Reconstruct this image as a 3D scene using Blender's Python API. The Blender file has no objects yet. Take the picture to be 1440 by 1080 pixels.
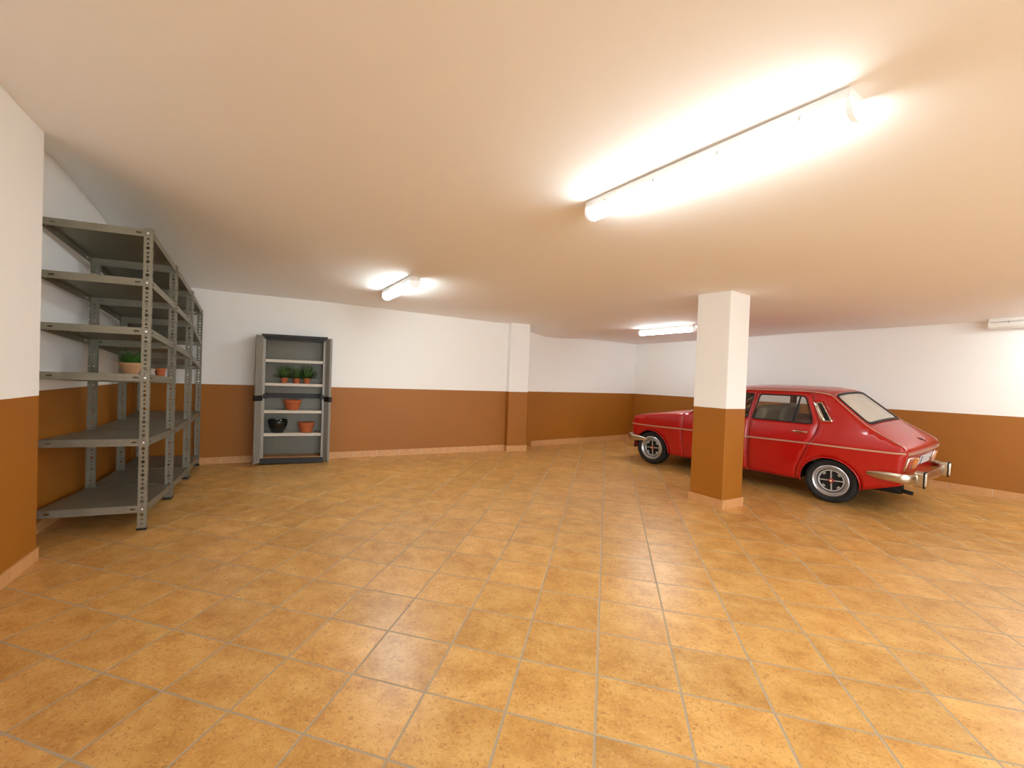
import bpy, bmesh, math, random
import numpy as np
from mathutils import Vector, Matrix
from mathutils.geometry import delaunay_2d_cdt
random.seed(7)
SC = bpy.context.scene
COL = SC.collection
PI = math.pi

# ------------------------------------------------------------------ materials
def srgb(r, g, b):
    f = lambda c: (c / 255 / 12.92) if c / 255 <= 0.04045 else ((c / 255 + 0.055) / 1.055) ** 2.4
    return (f(r), f(g), f(b), 1.0)

class NT:
    def __init__(self, name):
        self.m = bpy.data.materials.new(name); self.m.use_nodes = True
        self.t = self.m.node_tree; self.t.nodes.clear()
        self.out = self.n('ShaderNodeOutputMaterial')
    def n(self, typ, **kw):
        x = self.t.nodes.new(typ)
        for k, v in kw.items(): setattr(x, k, v)
        return x
    def l(self, a, b): self.t.links.new(a, b)
    def math(self, op, a, b=None, c=None):
        x = self.n('ShaderNodeMath', operation=op)
        for i, v in enumerate((a, b, c)):
            if v is None: continue
            if isinstance(v, (int, float)): x.inputs[i].default_value = v
            else: self.l(v, x.inputs[i])
        return x.outputs[0]
    def mix(self, fac, a, b):
        x = self.n('ShaderNodeMix', data_type='RGBA')
        for i, v in ((0, fac), (6, a), (7, b)):
            if isinstance(v, (int, float)): x.inputs[i].default_value = v
            elif isinstance(v, tuple): x.inputs[i].default_value = v
            else: self.l(v, x.inputs[i])
        return x.outputs[2]

def mat(name, col, rough=0.5, metal=0.0, var=0.06, scale=30.0, bump=0.0, coat=0.0, spec=0.5):
    """principled with a fine procedural variation of tone"""
    n = NT(name)
    p = n.n('ShaderNodeBsdfPrincipled')
    tc = n.n('ShaderNodeTexCoord')
    nz = n.n('ShaderNodeTexNoise'); nz.inputs['Scale'].default_value = scale; nz.inputs['Detail'].default_value = 4
    n.l(tc.outputs['Object'], nz.inputs['Vector'])
    a = tuple(c * (1 - var) for c in col[:3]) + (1,); b = tuple(min(1, c * (1 + var)) for c in col[:3]) + (1,)
    n.l(n.mix(nz.outputs[0], a, b), p.inputs['Base Color'])
    p.inputs['Roughness'].default_value = rough; p.inputs['Metallic'].default_value = metal
    p.inputs['Coat Weight'].default_value = coat; p.inputs['Coat Roughness'].default_value = 0.06
    p.inputs['Specular IOR Level'].default_value = spec
    if bump:
        bp = n.n('ShaderNodeBump'); bp.inputs['Strength'].default_value = bump; bp.inputs['Distance'].default_value = 0.004
        n.l(nz.outputs[0], bp.inputs['Height']); n.l(bp.outputs[0], p.inputs['Normal'])
    n.l(p.outputs[0], n.out.inputs[0])
    return n.m

def glass(name, tint, dust, dustcol):
    n = NT(name)
    tr = n.n('ShaderNodeBsdfTransparent'); tr.inputs[0].default_value = tint
    gl = n.n('ShaderNodeBsdfGlossy'); gl.inputs['Roughness'].default_value = 0.03
    df = n.n('ShaderNodeBsdfDiffuse'); df.inputs[0].default_value = dustcol
    fr = n.n('ShaderNodeFresnel'); fr.inputs[0].default_value = 1.5
    nz = n.n('ShaderNodeTexNoise'); nz.inputs['Scale'].default_value = 6
    m1 = n.n('ShaderNodeMixShader'); m2 = n.n('ShaderNodeMixShader')
    n.l(n.math('MULTIPLY_ADD', nz.outputs[0], .12, dust), m1.inputs[0])
    n.l(tr.outputs[0], m1.inputs[1]); n.l(df.outputs[0], m1.inputs[2])
    n.l(fr.outputs[0], m2.inputs[0]); n.l(m1.outputs[0], m2.inputs[1]); n.l(gl.outputs[0], m2.inputs[2])
    n.l(m2.outputs[0], n.out.inputs[0])
    return n.m

def lit_plastic(name, col, strength):
    n = NT(name); p = n.n('ShaderNodeBsdfPrincipled'); p.inputs['Base Color'].default_value = col; p.inputs['Roughness'].default_value = .3
    p.inputs['Emission Color'].default_value = (1, .98, .95, 1); p.inputs['Emission Strength'].default_value = strength
    n.l(p.outputs[0], n.out.inputs[0])
    return n.m

def emit(name, col, strength):
    n = NT(name)
    e = n.n('ShaderNodeEmission'); e.inputs[0].default_value = col; e.inputs[1].default_value = strength
    n.l(e.outputs[0], n.out.inputs[0])
    return n.m

WHITE = srgb(249, 248, 246)
BROWN = srgb(162, 99, 20)

def wall_paint():
    """white above, glossier ochre brown below a level line about 1.4 m up"""
    n = NT('two_tone_wall_paint')
    p = n.n('ShaderNodeBsdfPrincipled')
    g = n.n('ShaderNodeNewGeometry'); s = n.n('ShaderNodeSeparateXYZ'); n.l(g.outputs['Position'], s.inputs[0])
    lim = n.math('ADD', n.math('MULTIPLY_ADD', s.outputs[0], -0.002, 1.405), n.math('MULTIPLY', s.outputs[1], 0.004))
    up = n.math('GREATER_THAN', s.outputs[2], lim)
    nz = n.n('ShaderNodeTexNoise'); nz.inputs['Scale'].default_value = 1.3; nz.inputs['Detail'].default_value = 5
    n.l(g.outputs['Position'], nz.inputs['Vector'])
    fine = n.n('ShaderNodeTexNoise'); fine.inputs['Scale'].default_value = 90; n.l(g.outputs['Position'], fine.inputs['Vector'])
    br = n.mix(nz.outputs[0], tuple(c * .9 for c in BROWN[:3]) + (1,), tuple(c * 1.1 for c in BROWN[:3]) + (1,))
    wh = n.mix(nz.outputs[0], tuple(c * .975 for c in WHITE[:3]) + (1,), WHITE)
    n.l(n.mix(up, br, wh), p.inputs['Base Color'])
    n.l(n.math('MULTIPLY_ADD', up, 0.32, 0.5), p.inputs['Roughness'])
    bp = n.n('ShaderNodeBump'); bp.inputs['Strength'].default_value = 0.12; bp.inputs['Distance'].default_value = 0.003
    n.l(fine.outputs[0], bp.inputs['Height']); n.l(bp.outputs[0], p.inputs['Normal'])
    n.l(p.outputs[0], n.out.inputs[0])
    return n.m

TILE = 0.4202
def floor_tiles():
    n = NT('terracotta_floor_tiles')
    p = n.n('ShaderNodeBsdfPrincipled')
    g = n.n('ShaderNodeNewGeometry'); s = n.n('ShaderNodeSeparateXYZ'); n.l(g.outputs['Position'], s.inputs[0])
    def cell(o, off):
        v = n.math('DIVIDE', n.math('SUBTRACT', o, off), TILE)
        fr = n.math('SUBTRACT', v, n.math('FLOOR', v))
        d = n.math('MINIMUM', fr, n.math('SUBTRACT', 1.0, fr))
        return n.math('FLOOR', v), d
    ix, dx = cell(s.outputs[0], 0.0105 - 20 * TILE); iy, dy = cell(s.outputs[1], 2.1726 - 20 * TILE)
    d = n.math('MULTIPLY', n.math('MINIMUM', dx, dy), TILE)
    grout = n.n('ShaderNodeMapRange'); grout.inputs[1].default_value = 0.005; grout.inputs[2].default_value = 0.0075
    grout.inputs[3].default_value = 1; grout.inputs[4].default_value = 0
    n.l(d, grout.inputs[0])
    cid = n.n('ShaderNodeCombineXYZ'); n.l(ix, cid.inputs[0]); n.l(iy, cid.inputs[1])
    wn = n.n('ShaderNodeTexWhiteNoise', noise_dimensions='3D'); n.l(cid.outputs[0], wn.inputs[0])
    off = n.n('ShaderNodeVectorMath', operation='SCALE'); n.l(wn.outputs[1], off.inputs[0]); off.inputs['Scale'].default_value = 30
    pos = n.n('ShaderNodeVectorMath', operation='ADD'); n.l(g.outputs['Position'], pos.inputs[0]); n.l(off.outputs[0], pos.inputs[1])
    big = n.n('ShaderNodeTexNoise'); big.inputs['Scale'].default_value = 5.5; big.inputs['Detail'].default_value = 6; big.inputs['Roughness'].default_value = .65
    n.l(pos.outputs[0], big.inputs['Vector'])
    sp = n.n('ShaderNodeTexNoise'); sp.inputs['Scale'].default_value = 60; sp.inputs['Detail'].default_value = 3; sp.inputs['Distortion'].default_value = 1.2
    n.l(pos.outputs[0], sp.inputs['Vector'])
    ramp = n.n('ShaderNodeValToRGB'); cr = ramp.color_ramp
    cr.elements[0].position = .3; cr.elements[0].color = srgb(184, 132, 64)
    cr.elements[1].position = .72; cr.elements[1].color = srgb(222, 178, 108)
    e = cr.elements.new(.5); e.color = srgb(206, 156, 86)
    n.l(big.outputs[0], ramp.inputs[0])
    speck = n.n('ShaderNodeMapRange'); speck.inputs[1].default_value = .56; speck.inputs[2].default_value = .68; n.l(sp.outputs[0], speck.inputs[0])
    c = n.mix(n.math('MULTIPLY', speck.outputs[0], .55), ramp.outputs[0], srgb(142, 90, 42))
    lite = n.n('ShaderNodeMapRange'); lite.inputs[1].default_value = .42; lite.inputs[2].default_value = .32; n.l(sp.outputs[0], lite.inputs[0])
    c = n.mix(n.math('MULTIPLY', lite.outputs[0], .4), c, srgb(230, 186, 130))
    tone = n.math('MULTIPLY_ADD', wn.outputs[0], .16, .92)
    hs = n.n('ShaderNodeHueSaturation'); n.l(tone, hs.inputs['Value']); n.l(c, hs.inputs['Color'])
    c = n.mix(grout.outputs[0], hs.outputs[0], srgb(168, 150, 124))
    n.l(c, p.inputs['Base Color'])
    r = n.math('MULTIPLY_ADD', sp.outputs[0], .12, .25)
    n.l(n.math('MAXIMUM', r, n.math('MULTIPLY', grout.outputs[0], .8)), p.inputs['Roughness'])
    p.inputs['Specular IOR Level'].default_value = .5
    h = n.math('SUBTRACT', n.math('MULTIPLY', sp.outputs[0], .12), grout.outputs[0])
    bp = n.n('ShaderNodeBump'); bp.inputs['Strength'].default_value = .35; bp.inputs['Distance'].default_value = .002
    n.l(h, bp.inputs['Height']); n.l(bp.outputs[0], p.inputs['Normal'])
    n.l(p.outputs[0], n.out.inputs[0])
    return n.m

def skirting_mat():
    n = NT('tile_skirting')
    p = n.n('ShaderNodeBsdfPrincipled'); g = n.n('ShaderNodeNewGeometry')
    nz = n.n('ShaderNodeTexNoise'); nz.inputs['Scale'].default_value = 14; nz.inputs['Detail'].default_value = 5
    n.l(g.outputs['Position'], nz.inputs['Vector'])
    n.l(n.mix(nz.outputs[0], srgb(192, 136, 82), srgb(222, 170, 116)), p.inputs['Base Color'])
    p.inputs['Roughness'].default_value = .4
    n.l(p.outputs[0], n.out.inputs[0])
    return n.m

def galvanized():
    n = NT('galvanised_steel')
    p = n.n('ShaderNodeBsdfPrincipled'); tc = n.n('ShaderNodeTexCoord')
    mp = n.n('ShaderNodeMapping'); mp.inputs['Scale'].default_value = (3, 3, 3); n.l(tc.outputs['Object'], mp.inputs[0])
    nz = n.n('ShaderNodeTexNoise'); nz.inputs['Scale'].default_value = 2.2; nz.inputs['Detail'].default_value = 6
    n.l(mp.outputs[0], nz.inputs['Vector'])
    vo = n.n('ShaderNodeTexVoronoi'); vo.inputs['Scale'].default_value = 40; n.l(tc.outputs['Object'], vo.inputs['Vector'])
    c = n.mix(nz.outputs[0], srgb(126, 123, 108), srgb(164, 160, 144))
    c = n.mix(n.math('MULTIPLY', vo.outputs[0], .25), c, srgb(110, 108, 95))
    n.l(c, p.inputs['Base Color'])
    p.inputs['Metallic'].default_value = .55
    n.l(n.math('MULTIPLY_ADD', nz.outputs[0], .2, .36), p.inputs['Roughness'])
    n.l(p.outputs[0], n.out.inputs[0])
    return n.m

M = dict(
    wall=wall_paint(), floor=floor_tiles(), skirt=skirting_mat(), galv=galvanized(),
    ceil=mat('ceiling_plaster', srgb(248, 247, 246), .9, var=.01, scale=2, bump=0),
    concrete=mat('pale_concrete', srgb(196, 192, 186), .9, scale=5),
    joint=mat('skirting_joint', srgb(215, 200, 180), .8),
    bolt=mat('zinc_bolt', srgb(225, 225, 222), .25, .9),
    blackp=mat('black_plastic', srgb(26, 25, 24), .5),
    cabgrey=mat('grey_cabinet_plastic', srgb(150, 146, 136), .38, .25, var=.05, scale=8),
    cabback=mat('cabinet_back', srgb(104, 101, 90), .4, .3, var=.06, scale=5),
    cabshelf=mat('pale_shelf_plastic', srgb(206, 198, 184), .45),
    cabboard=mat('brown_board', srgb(150, 104, 56), .5, scale=12, var=.15),
    whitep=mat('white_plastic', srgb(238, 238, 235), .35),
    clip=mat('steel_clip', srgb(170, 168, 162), .3, .8),
    paint=mat('red_car_paint', srgb(178, 4, 5), .32, 0, var=.03, scale=3, coat=.5),
    darkpaint=mat('dark_underbody', srgb(16, 15, 15), .8),
    rubber=mat('black_rubber', srgb(20, 20, 20), .6),
    tyre=mat('tyre_rubber', srgb(27, 26, 25), .72, var=.2, scale=40, bump=.3),
    chrome=mat('chrome', srgb(214, 206, 194), .16, 1.0, var=.04, scale=60),
    dullchrome=mat('weathered_chrome', srgb(196, 184, 166), .27, 1.0, var=.1, scale=40),
    trim=mat('bright_trim', srgb(225, 205, 190), .3, .7),
    rimsilver=mat('wheel_silver', srgb(196, 196, 194), .42, .5),
    rimbright=mat('wheel_trim_silver', srgb(196, 200, 206), .3, .85),
    rimdark=mat('wheel_dark_centre', srgb(20, 19, 18), .85, 0),
    redhub=mat('red_hub_ring', srgb(150, 40, 24), .4),
    cream=mat('cream_hub_centre', srgb(235, 215, 170), .4),
    seat=mat('grey_seat_vinyl', srgb(176, 168, 152), .55, scale=50),
    interior=mat('pale_interior_trim', srgb(160, 152, 138), .7),
    dash=mat('dark_dashboard', srgb(30, 29, 28), .6),
    glass=glass('window_glass', (.93, .94, .92, 1), .0, srgb(190, 180, 165)),
    dusty=glass('dusty_rear_glass', (.8, .78, .74, 1), .84, srgb(214, 204, 190)),
    redlens=mat('red_lens', srgb(170, 22, 14), .2, coat=1),
    amber=mat('amber_lens', srgb(236, 140, 24), .2, coat=1),
    clearlens=mat('clear_lens', srgb(240, 190, 170), .2, coat=1),
    plate=mat('number_plate_white', srgb(226, 230, 236), .35),
    plateblue=mat('plate_blue', srgb(28, 70, 130), .4),
    plategreen=mat('plate_green', srgb(60, 140, 80), .4),
    terracotta=mat('terracotta', srgb(176, 92, 48), .75, var=.12, scale=9),
    paleterra=mat('pale_terracotta', srgb(200, 150, 108), .8, var=.1, scale=9),
    darkpot=mat('black_glazed_pot', srgb(24, 25, 23), .22, var=.2),
    greypot=mat('pale_grey_pot', srgb(176, 164, 150), .7),
    soil=mat('potting_soil', srgb(52, 36, 24), .95, var=.3, scale=80),
    leaf=mat('grass_green_leaf', srgb(66, 116, 42), .5, var=.35, scale=12),
    leafdark=mat('dark_green_leaf', srgb(62, 92, 40), .5, var=.35, scale=12),
    litend=lit_plastic('lit_clear_end', srgb(225, 225, 222), .22),
    tube=emit('lit_lamp_diffuser', (.86, .965, .97, 1), 23.0),
)

# ------------------------------------------------------------------ mesh helpers
class MB:
    def __init__(s): s.v = []; s.f = []; s.mi = []
    def add(s, vs, fs, mi=0):
        o = len(s.v); s.v += [tuple(v) for v in vs]; s.f += [tuple(i + o for i in f) for f in fs]; s.mi += [mi] * len(fs); return s
    def box(s, c, d, mi=0, m=None):
        x, y, z = (k / 2 for k in d)
        vs = [Vector((c[0] + a * x, c[1] + b * y, c[2] + e * z)) for e in (-1, 1) for b in (-1, 1) for a in (-1, 1)]
        if m: vs = [m @ v for v in vs]
        return s.add(vs, [(0, 2, 3, 1), (4, 5, 7, 6), (0, 1, 5, 4), (2, 6, 7, 3), (0, 4, 6, 2), (1, 3, 7, 5)], mi)
    def hexa(s, vs, mi=0):
        return s.add(vs, [(0, 2, 3, 1), (4, 5, 7, 6), (0, 1, 5, 4), (2, 6, 7, 3), (0, 4, 6, 2), (1, 3, 7, 5)], mi)
    def lathe(s, prof, n=48, m=None, mi=0, close=False):
        """prof (r,z) about Z"""
        vs = []; k = len(prof)
        for i in range(n):
            a = 2 * PI * i / n
            for r, z in prof: vs.append(Vector((r * math.cos(a), r * math.sin(a), z)))
        if m: vs = [m @ v for v in vs]
        fs = []
        for i in range(n):
            j = (i + 1) % n
            for q in range(k if close else k - 1):
                w = (q + 1) % k
                fs.append((i * k + q, j * k + q, j * k + w, i * k + w))
        return s.add(vs, fs, mi)
    def sweep(s, path, sec, mi=0, caps=True, up=Vector((0, 0, 1)), scales=None):
        """sec: list of (a,b): a along side, b along up"""
        path = [Vector(p) for p in path]; k = len(sec); vs = []
        for i, p in enumerate(path):
            t = (path[min(i + 1, len(path) - 1)] - path[max(i - 1, 0)]).normalized()
            sd = t.cross(up).normalized(); u = sd.cross(t)
            sc = scales[i] if scales else 1
            vs += [p + sd * a * sc + u * b * sc for a, b in sec]
        fs = [(i * k + q, i * k + (q + 1) % k, (i + 1) * k + (q + 1) % k, (i + 1) * k + q) for i in range(len(path) - 1) for q in range(k)]
        if caps: fs += [tuple(range(k))[::-1], tuple((len(path) - 1) * k + q for q in range(k))]
        return s.add(vs, fs, mi)
    def build(s, name, mats, parent=None, smooth=None, mods=(), loc=None):
        me = bpy.data.meshes.new(name)
        me.from_pydata(s.v, [], s.f)
        for m in (mats if isinstance(mats, (list, tuple)) else [mats]): me.materials.append(m)
        me.polygons.foreach_set('material_index', s.mi)
        bm = bmesh.new(); bm.from_mesh(me); bmesh.ops.recalc_face_normals(bm, faces=bm.faces); bm.to_mesh(me); bm.free()
        return link(name, me, parent, smooth, mods, loc)

def link(name, me, parent=None, smooth=None, mods=(), loc=None):
    o = bpy.data.objects.new(name, me); COL.objects.link(o)
    if parent: o.parent = parent
    if loc: o.location = loc
    if smooth is not None:
        me.polygons.foreach_set('use_smooth', [True] * len(me.polygons))
        me.set_sharp_from_angle(angle=math.radians(smooth))
    for typ, kw in mods:
        md = o.modifiers.new(typ.lower(), typ)
        for k, v in kw.items(): setattr(md, k, v)
    return o

def circ(r, n=10, ry=None): return [(r * math.cos(2 * PI * i / n), (ry or r) * math.sin(2 * PI * i / n)) for i in range(n)]

def resample(poly, h):
    out = []
    for i, a in enumerate(poly):
        b = poly[(i + 1) % len(poly)]
        n = max(1, int(math.ceil(math.hypot(b[0] - a[0], b[1] - a[1]) / h)))
        out += [(a[0] + (b[0] - a[0]) * k / n, a[1] + (b[1] - a[1]) * k / n) for k in range(n)]
    return out

def rpoly(pts, r, n=5):
    """round the corners of a polygon"""
    out = []; N = len(pts)
    for i in range(N):
        p = Vector(pts[i]); a = Vector(pts[i - 1]) - p; b = Vector(pts[(i + 1) % N]) - p
        rr = r[i] if isinstance(r, (list, tuple)) else r
        d = min(rr, a.length * .45, b.length * .45)
        p0 = p + a.normalized() * d; p2 = p + b.normalized() * d
        for k in range(n + 1):
            t = k / n
            q = p0 * (1 - t) ** 2 + p * 2 * t * (1 - t) + p2 * t * t
            out.append((q.x, q.y))
    return out

def inpoly(x, y, poly):
    c = False; j = len(poly) - 1
    for i in range(len(poly)):
        xi, yi = poly[i]; xj, yj = poly[j]
        if (yi > y) != (yj > y) and x < (xj - xi) * (y - yi) / (yj - yi) + xi: c = not c
        j = i
    return c

def shrink(poly, d):
    """offset a polygon inward by d (outward when negative)"""
    N = len(poly); A = sum(poly[i][0] * poly[(i + 1) % N][1] - poly[(i + 1) % N][0] * poly[i][1] for i in range(N))
    sg = 1 if A > 0 else -1; out = []
    for i in range(N):
        p = Vector(poly[i]); a = (p - Vector(poly[i - 1])); b = (Vector(poly[(i + 1) % N]) - p)
        if a.length < 1e-7 or b.length < 1e-7: a = b if a.length < 1e-7 else a; b = a if b.length < 1e-7 else b
        a.normalize(); b.normalize()
        n1 = Vector((-a.y, a.x)) * sg; n2 = Vector((-b.y, b.x)) * sg
        m = n1 + n2
        if m.length < 1e-6: m = n1
        m.normalize(); k = d / max(.35, m.dot(n1))
        q = p + m * k; out.append((q.x, q.y))
    return out

def cdt(outer, holes=(), h=None, edge_h=None):
    loops = [[tuple(q) for q in l] for l in [outer] + list(holes)]
    for i, l in enumerate(loops):
        if sum(l[k - 1][0] * l[k][1] - l[k][0] * l[k - 1][1] for k in range(len(l))) < 0: loops[i] = l[::-1]
    if edge_h: loops = [resample(l, edge_h) for l in loops]
    vs = []; faces = []
    for l in loops:
        faces.append(list(range(len(vs), len(vs) + len(l)))); vs += [Vector((x, y)) for x, y in l]
    if h:
        xs = [p[0] for p in loops[0]]; ys = [p[1] for p in loops[0]]
        bp = np.array([tuple(p) for p in vs])
        x = min(xs) + h / 2
        while x < max(xs):
            y = min(ys) + h / 2
            while y < max(ys):
                if inpoly(x, y, loops[0]) and not any(inpoly(x, y, l) for l in loops[1:]) and ((bp - (x, y)) ** 2).sum(1).min() > (.45 * h) ** 2:
                    vs.append(Vector((x, y)))
                y += h
            x += h
    r = delaunay_2d_cdt(vs, [], faces, 0, 1e-6, True)
    tri = []
    for f, of in zip(r[2], r[5]):
        if 0 in of and len(of) == 1: tri.append(tuple(f))
    return [(p.x, p.y) for p in r[0]], tri

def sheet(mb, fn, outer, holes=(), h=None, edge_h=None, mi=0, flip=False, out=None):
    p, t = cdt(outer, holes, h, edge_h)
    if out is not None:
        acc_ = 0; O = Vector(out)
        for f in t[::max(1, len(t) // 60)]:
            a, b, c = (Vector(fn(*p[i])) for i in f); acc_ += (b - a).cross(c - a).dot((a + b + c) / 3 - O)
        flip = acc_ < 0
    used = sorted({i for f in t for i in f}); ix = {v: k for k, v in enumerate(used)}
    mb.add([fn(*p[i]) for i in used], [tuple(ix[i] for i in (f[::-1] if flip else f)) for f in t], mi)
    return mb

def empty(name, loc, label=None, cat=None, group=None, rot=None, mtx=None):
    o = bpy.data.objects.new(name, None); COL.objects.link(o)
    o.empty_display_size = .1
    if mtx is not None: o.matrix_world = mtx
    else:
        o.location = loc
        if rot is not None: o.rotation_euler = rot
    return tag(o, label, cat, group)

def tag(o, label=None, cat=None, group=None, kind=None):
    for k, v in (('label', label), ('category', cat), ('group', group), ('kind', kind)):
        if v: o[k] = v
    return o

# ------------------------------------------------------------------ the room
# The floor rises gently away from the camera, the ceiling falls towards the back.
SX, SY = .0055, .0365
def zf(x, y): return SX * x + SY * y
FN = Vector((-SX, -SY, 1)).normalized()
CP = np.array([(-4.04, 2.06, 3.597), (-4.4, 2.51, 3.55), (-5.02, 2.87, 3.677), (-5.61, 3.61, 3.585), (-6.02, 4.12, 3.489), (-6.35, 4.75, 3.2), (-6.55, 5.25, 2.97),
    (-6.22, 5.51, 2.933), (-5.46, 6.06, 2.903), (-4.51, 6.75, 2.879), (-3.16, 7.72, 2.811), (-1.87, 8.64, 2.748), (-1.45, 8.91, 2.738),
    (1.05, 6.4, 2.84), (1.37, 6.1, 2.83), (1.64, 5.85, 2.82), (3.0, 4.44, 2.82), (6, 1.42, 2.948), (8.5, -1.1, 3.05), (2.3, 5.16, 2.79), (4.5, 4.5, 2.831), (6.5, 3, 2.9), (3.5, 6, 2.773), (2.6, 3.4, 2.87), (4.6, 1.2, 2.95), (.35, 2.6, 3.07), (-2.6, 5.4, 2.96), (0, 0, 3.3), (-3, .5, 3.65), (0, -3, 3.6), (5, -1, 3.12)])
class TPS:
    """smooth height surface through measured ceiling heights"""
    def __init__(s, pts, reg):
        s.p = np.array(pts); n = len(s.p); s.n = n
        K = s.u(((s.p[:, None, :2] - s.p[None, :, :2]) ** 2).sum(-1)) + np.eye(n) * reg
        P = np.c_[np.ones(n), s.p[:, :2]]
        s.w = np.linalg.solve(np.block([[K, P], [P.T, np.zeros((3, 3))]]), np.r_[s.p[:, 2], 0, 0, 0])
    @staticmethod
    def u(r2): return np.where(r2 > 0, r2 * np.log(np.maximum(r2, 1e-12)), 0.)
    def __call__(s, x, y):
        n = s.n
        return float(s.u((s.p[:, 0] - x) ** 2 + (s.p[:, 1] - y) ** 2) @ s.w[:n] + s.w[n] + s.w[n + 1] * x + s.w[n + 2] * y)
zc = TPS(CP, .05)
_cr = [(-1.449 + 2.499 * t, 8.909 - 2.507 * t) for t in np.linspace(-.1, 2.95, 24)]
_far = [(-1.473, 9.265, 2.617), (-.52, 10.13, 2.60), (.535, 11.09, 2.575), (1.67, 10.41, 2.60), (2.6, 9.76, 2.64), (3.4, 9.2, 2.67), (4.02, 8.76, 2.68), (4.94, 8.12, 2.712), (6.5, 7.02, 2.78), (9.5, 4.9, 2.9)]
zfar = TPS([(x, y, zc(x, y)) for x, y in _cr] + _far, 1e-4)
DL = Vector((-.6225, .7826)); NL = Vector((.7826, .6225))      # along the left wall / into the room
NW1 = Vector((-4.421, 2.535))                                  # edge of the near left wall
LF = NW1 - DL * 7.2                                            # front left corner
P0 = Vector((-4.235, 3.329))                                   # foot of the first shelving post
def LP(t, m): return P0 + DL * t + NL * m
REC = NW1 + NL * (-.29) ; 
BA = Vector((-6.047, 5.642)); BD = Vector((.8119, .5838)); BN = Vector((.5838, -.8119))
def hit(p, d, q, e):
    det = d.x * -e.y + e.x * d.y; r = q - p
    return p + d * ((r.x * -e.y + e.x * r.y) / det)
mrec = (REC - P0).dot(NL)
LB = hit(LP(0, -.92), DL, BA, BD)                               # back left corner
REC = hit(LP(0, -.92), DL, NW1, NL)
PIL0 = Vector((-1.844, 8.665)); PIL1 = Vector((-1.790, 8.690)); PIL2 = Vector((-1.449, 8.909)); PIL3 = Vector((-1.473 - .09, 9.18))
PIL0 = BA + BD * ((PIL0 - BA).dot(BD)); PIL1 = PIL0 + BN * .12; PIL2 = PIL1 + BD * .40; PIL3 = PIL2 - BN * .55
COR = Vector((.606, 11.154)); RD = (Vector((5.278, 7.882)) - COR).normalized()
RN = Vector((RD.y, -RD.x))
B2A = Vector((-1.473, 9.265)); B2D = (COR - B2A).normalized(); B2S = B2A - B2D * .05
FRONTD = Vector((.7826, .6225))
RF = hit(LF, FRONTD, COR, RD)

def slab(name, foot, zb=None, z1=4.3, m=M['wall'], kind='structure'):
    k = len(foot); mb = MB()
    vs = [(p.x, p.y, zf(p.x, p.y) - .15 if zb is None else zb) for p in foot] + [(p.x, p.y, z1) for p in foot]
    fs = [tuple(range(k))[::-1], tuple(range(k, 2 * k))] + [(i, (i + 1) % k, k + (i + 1) % k, k + i) for i in range(k)]
    mb.add(vs, fs); o = mb.build(name, m); tag(o, kind=kind); return o
T = .25
slab('wall_left', [LF, NW1, REC, LB, LB - NL * T, LF - NL * (T + .6)])
slab('wall_back', [LB - BD * T, LB, PIL0, PIL1, PIL2, PIL3, B2S, COR, COR - RN.to_2d() * 0 + B2D * T, COR + Vector((-B2D.y, B2D.x)) * T + B2D * T, B2S + Vector((-B2D.y, B2D.x)) * T, PIL0 - BN * .9, LB - BN * .9 - BD * T])
slab('wall_right', [COR, RF, RF + RD * T - RN * T, COR - RN * T])
# wide entrance added in the unseen front wall behind the camera, for fill daylight
G0, G1 = LF + FRONTD * 1.2, LF + FRONTD * 8.2
slab('wall_front', [G0, LF, LF - DL * T - FRONTD * T, G0 - DL * T])
slab('wall_front_far', [RF, G1, G1 - DL * T, RF - DL * T + FRONTD * T])
slab('wall_front_lintel', [G1, G0, G0 - DL * T, G1 - DL * T], zb=2.75)
mb = MB(); mb.hexa([(q.x, q.y, zf(*q) + z) for z in (-.2, -.01) for q in (LF - DL * .2 - FRONTD * 4, RF - DL * .2 + FRONTD * 4, LF - DL * 12 - FRONTD * 4, RF - DL * 12 + FRONTD * 4)])
tag(mb.build('added_bounce_ground', M['concrete']), kind='structure')  # unseen ground added outside, bounces daylight in through the opening

fl_o = [LF + (-DL) * .3 - FRONTD * 1.2, RF - DL * .3 + FRONTD * .6, COR + Vector((.6, .9)), LB + Vector((-.8, .5)), NW1 - NL * .8]
def solid_sheet(mb, fn, outer, h, th, edge_h=None):
    p, t = cdt([tuple(q) for q in outer], (), h, edge_h)
    k = len(p); a = [Vector(fn(*q)) for q in p]
    mb.add(a + [v + Vector((0, 0, th)) for v in a], [f for f in t] + [tuple(i + k for i in f[::-1]) for f in t])
mb = MB(); solid_sheet(mb, lambda x, y: (x, y, zf(x, y)), fl_o, None, -.12)
tag(mb.build('floor', M['floor']), kind='structure')

# ceiling: the near part, a crease along the pillar line, the far part falling to the back walls
CA = Vector((-1.449, 8.909)); CD = Vector((2.499, -2.507)).normalized()
cst = CA - CD * .35; cen = hit(LF, FRONTD, CA, CD)
mb = MB()
ncre = 40
cre = [cst.lerp(cen, i / ncre) for i in range(ncre + 1)]
near = [tuple(q) for q in cre] + [tuple(LF - FRONTD * .5 - DL * .1), tuple(NW1 - NL * .55), tuple(REC - NL * .1), tuple(LB - NL * .1 + DL * .08), tuple(PIL0 - BN * .08)]
sheet(mb, lambda x, y: (x, y, zc(x, y)), near, (), .3, .35)
far = [tuple(q) for q in cre] + [tuple(RF - DL * .15 + RD * .1), tuple(COR + B2D * .12), tuple(B2S - BN * .1)]
sheet(mb, lambda x, y: (x, y, zfar(x, y)), far, (), .4, .35)
o = mb.build('ceiling', M['ceil'], smooth=25); tag(o, kind='structure')
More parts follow.
